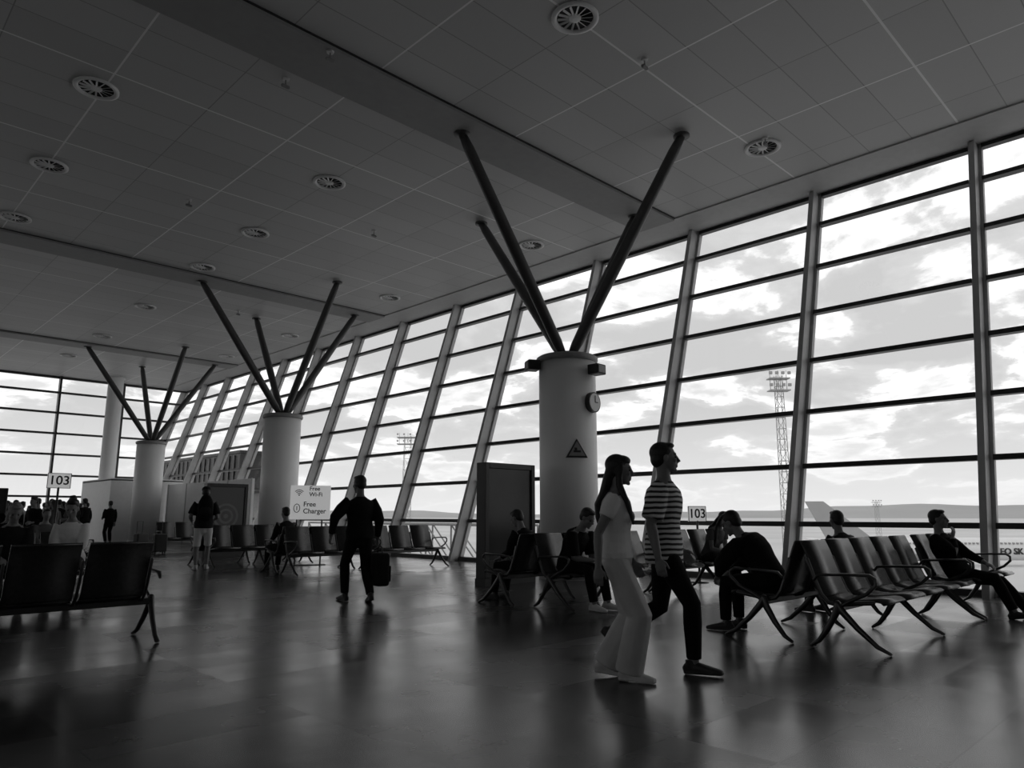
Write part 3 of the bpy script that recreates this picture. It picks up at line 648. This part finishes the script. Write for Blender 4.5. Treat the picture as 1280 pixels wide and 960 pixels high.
# ---------------------------------------------------------------- outside
ZG=-8.0
bm=bmesh.new(); box(bm,-1500,3500,-2500,3500,ZG-1,ZG); o=fin('apron_ground',bm,MT['apron']); o['kind']='structure'; o['label']='pale concrete airport apron'; o['category']='ground'
bm=bmesh.new(); n=160; A=[];B=[]
for i in range(n+1):
    a=rad(-40+170*i/n); R=2000; h=6+9*(.5+.5*math.sin(i*.13+1))+4*math.sin(i*.37)+2*math.sin(i*1.1)
    if i<70: h+=16*math.exp(-((i-46)/16)**2)
    A.append(bm.verts.new((R*math.cos(a),R*math.sin(a),ZG))); B.append(bm.verts.new(((R+500)*math.cos(a),(R+500)*math.sin(a),h)))
for i in range(n): bm.faces.new((A[i],A[i+1],B[i+1],B[i]))
o=fin('hill_ridge',bm,MT['hill'],None,True); tag(o,'low hazy hills along the horizon','hill')
def tower(x,y,top,w,label,arms=4):
    e=empty('floodlight_tower',(x,y,ZG)); h=top-ZG
    bm=bmesh.new(); q=w/2
    def leg(z): f=1-.35*z/h; return [(sx*q*f,sy*q*f,z) for sx,sy in ((-1,-1),(1,-1),(1,1),(-1,1))]
    N=int(h/w/1.1); 
    for k in range(4): tube(bm,[leg(0)[k],leg(h)[k]],[.06,.05],seg=6,cap='ff')
    for i in range(N):
        a=leg(h*i/N); b=leg(h*(i+1)/N)
        for k in range(4):
            tube(bm,[a[k],b[(k+1)%4]],[.035,.035],seg=5,cap='ff'); tube(bm,[a[k],a[(k+1)%4]],[.035,.035],seg=5,cap='ff')
    fin('lattice_mast',bm,MT['mast'],e)
    bm=bmesh.new(); box(bm,-w*1.1,w*1.1,-w*.6,w*.6,h-2.2,h-2.05); box(bm,-w*1.1,w*1.1,-w*.6,w*.6,h-.5,h-.35)
    for x_ in (-1,0,1): tube(bm,[(x_*w*.9,0,h-2.2),(x_*w*.9,0,h+.8)],[.05,.04],seg=6,cap='ff')
    fin('head_frame',bm,MT['mast'],e)
    for r_ in (h-1.6,h+.1):
        for x_ in (-1,-.33,.33,1):
            bm=bmesh.new(); box(bm,x_*w-.2,x_*w+.2,-w*.7,-w*.7+.3,r_,r_+.4); fin('floodlight',bm,MT['mast'],e)
    tag(e,label,'floodlight tower'); e.rotation_euler=(0,0,rad(-44))
tower(97.0,45.0,20.5,1.3,'tall lattice floodlight tower on the apron')
tower(110,150,21,2.4,'lattice floodlight tower far across the apron')
tower(317,109,6.5,1.6,'small distant floodlight mast')
e=empty('airplane',(134.4,57.2,ZG),rad(HD))
bm=bmesh.new(); tube(bm,[(0,0,4.2),(3,0,4.0),(7,0,3.5),(11,0,3.1),(16,0,3),(41,0,3),(45,0,2.95),(47,0,2.7),(48,0,2.5)],[.3,.9,1.55,1.95,2.05,2.05,1.8,1.2,.5],side=(0,1,0),seg=32); fin('fuselage',bm,MT['plane'],e,True)
def plate(nm,pts,th,axis,m=MT['plane']):
    bm=bmesh.new(); a=[bm.verts.new(V(p)-V(axis)*th) for p in pts]; b=[bm.verts.new(V(p)+V(axis)*th) for p in pts]
    bm.faces.new(a); bm.faces.new(b[::-1])
    for i in range(len(pts)): bm.faces.new((a[i],a[(i+1)%len(pts)],b[(i+1)%len(pts)],b[i]))
    bevel(fin(nm,bm,m,e),.08,3)
plate('tail_fin',[(2,0,4.6),(10.5,0,4.8),(1.8,0,11.6),(-1.6,0,11.6)],.15,(0,1,0),MT['tail'])
for s in (-1,1):
    plate('tailplane',[(1,s*.5,4.3),(4.5,s*.7,4.3),(1.6,s*6,4.7),(.3,s*6,4.7)],.1,(0,0,1))
    plate('wing',[(17,s*1.5,2.2),(24.5,s*1.5,2.2),(18,s*9,2.8),(14,s*17,3.6),(12.7,s*17,3.6),(15.5,s*8,2.7)],.16,(0,0,1))
    bm=bmesh.new(); tube(bm,[(17.5,s*5.7,1.5),(19,s*5.7,1.5),(22,s*5.7,1.5),(22.8,s*5.7,1.5)],[.5,.9,1.05,.95],side=(0,1,0),seg=20,cap='df'); fin('engine',bm,MT['grey'],e,True)
    bm=bmesh.new(); tube(bm,[(19,s*3,0.5),(19,s*3,2)],[.15,.15],seg=8); tube(bm,[(19,s*3-.4,.5),(19,s*3+.4,.5)],[.5,.5],seg=16,cap='ff'); fin('landing_gear',bm,MT['dark'],e)
bm=bmesh.new(); tube(bm,[(43,0,0.4),(43,0,2)],[.12,.12],seg=8); tube(bm,[(43,-.3,.4),(43,.3,.4)],[.4,.4],seg=16,cap='ff'); fin('landing_gear',bm,MT['dark'],e)
for k in range(42):
    bm=bmesh.new(); box(bm,9.5+k*.72,9.78+k*.72,-2.03,2.03,3.9,4.2); fin('cabin_window',bm,MT['grey'],e)
text('lettering','EO SK',1.55,(34.2,-2.02,2.6),(math.pi/2,0,0),MT['dark'],e,ext=.2)
tag(e,'white parked airliner with grey tail fin, dark letters EO SK','airplane')
e=empty('outdoor_walkway',(24.3,24,0))
bm=bmesh.new(); box(bm,-1,1,0,18,-1.2,-1.0); fin('walkway_deck',bm,MT['grey'],e)
bm=bmesh.new()
for x in (-1,1):
    tube(bm,[(x,0,.7),(x,18,.7)],[.06,.06],seg=6,cap='ff')
    for k in range(10):
        tube(bm,[(x,k*2,-1.1),(x,k*2,.7)],[.05,.05],seg=6,cap='ff')
        if k<9: tube(bm,[(x,k*2,-1.1),(x,k*2+2,.7)],[.04,.04],seg=6,cap='ff')
fin('truss_rail',bm,MT['grey'],e)
for k in (1,9,17):
    bm=bmesh.new(); box(bm,-.3,.3,k-.3,k+.3,ZG,-1.2); fin('walkway_pier',bm,MT['grey'],e)
tag(e,'raised walkway with truss railing outside the glass','walkway')
e=empty('jet_bridge',(17.5,39.5,0))
bm=bmesh.new(); box(bm,0,3.2,0,14,2.6,4.6); box(bm,-.1,3.3,-.1,14.1,4.6,4.75); fin('bridge_tunnel',bm,MT['dark'],e)
bm=bmesh.new()
for k in range(20): box(bm,-.06,0,k*.7,k*.7+.1,2.7,4.5)
fin('bridge_ribs',bm,MT['rail'],e)
for k in (1,12):
    bm=bmesh.new(); box(bm,1.2,2,k,k+.8,ZG,2.6); fin('bridge_leg',bm,MT['grey'],e)
tag(e,'dark ribbed boarding bridge outside the glass wall','jet bridge')

# ---------------------------------------------------------------- world
w=bpy.data.worlds.new('sky'); S.world=w; w.use_nodes=True; nt=w.node_tree; bg=nt.nodes['Background']
tc=nt.nodes.new('ShaderNodeTexCoord'); sp=nt.nodes.new('ShaderNodeSeparateXYZ'); nt.links.new(tc.outputs['Generated'],sp.inputs[0])
zz=mth(nt,'ADD',mth(nt,'MAXIMUM',sp.outputs[2],0.0),.25)
cb=nt.nodes.new('ShaderNodeCombineXYZ'); nt.links.new(mth(nt,'DIVIDE',sp.outputs[0],zz),cb.inputs[0]); nt.links.new(mth(nt,'DIVIDE',sp.outputs[1],zz),cb.inputs[1])
n=nt.nodes.new('ShaderNodeTexNoise'); n.inputs['Scale'].default_value=2.3; n.inputs['Detail'].default_value=11; n.inputs['Roughness'].default_value=.56; n.inputs['Distortion'].default_value=.25; nt.links.new(cb.outputs[0],n.inputs['Vector'])
r=nt.nodes.new('ShaderNodeValToRGB'); cr=r.color_ramp
cr.elements[0].position=.45; cr.elements[0].color=grey(.52); cr.elements[1].position=.555; cr.elements[1].color=grey(.98)
el=cr.elements.new(.515); el.color=grey(.60); el=cr.elements.new(.64); el.color=grey(.66)
nt.links.new(n.outputs['Fac'],r.inputs['Fac'])
hz=mth(nt,'SUBTRACT',1.0,mth(nt,'MULTIPLY',mth(nt,'MAXIMUM',sp.outputs[2],0.0),7.0))
hz=mth(nt,'MAXIMUM',hz,0.0)
col=mixc(nt,hz,r.outputs['Color'],grey(.70))
nt.links.new(col,bg.inputs['Color']); bg.inputs['Strength'].default_value=1.27
def portal(loc,rot,sx,sy):
    l=bpy.data.lights.new('window_portal','AREA'); l.shape='RECTANGLE'; l.size=sx; l.size_y=sy
    l.cycles.is_portal=True
    o=bpy.data.objects.new('window_portal',l); S.collection.objects.link(o); o.location=loc; o.rotation_euler=rot
portal(((XB+wx(H))/2-.0,(mY[0]+YE)/2,H/2),(0,math.pi/2+ang,0),L,YE-mY[0])
portal((1.0,YE-.25,H/2),(-math.pi/2,0,0),25,H)
portal((XW+.05,(YB+YE)/2,(CZ0+CZ1)/2),(0,-math.pi/2,0),CZ1-CZ0,YE-YB)  # covers the opening added in the side wall for fill light
# ---------------------------------------------------------------- camera
c=bpy.data.cameras.new('camera'); c.lens=25.3125; c.sensor_width=36; c.clip_end=6000; c.clip_start=.05
o=bpy.data.objects.new('camera',c); S.collection.objects.link(o); o.location=(0,0,1.2); o.rotation_euler=(rad(90+10.27),0,rad(-44.5)); S.camera=o
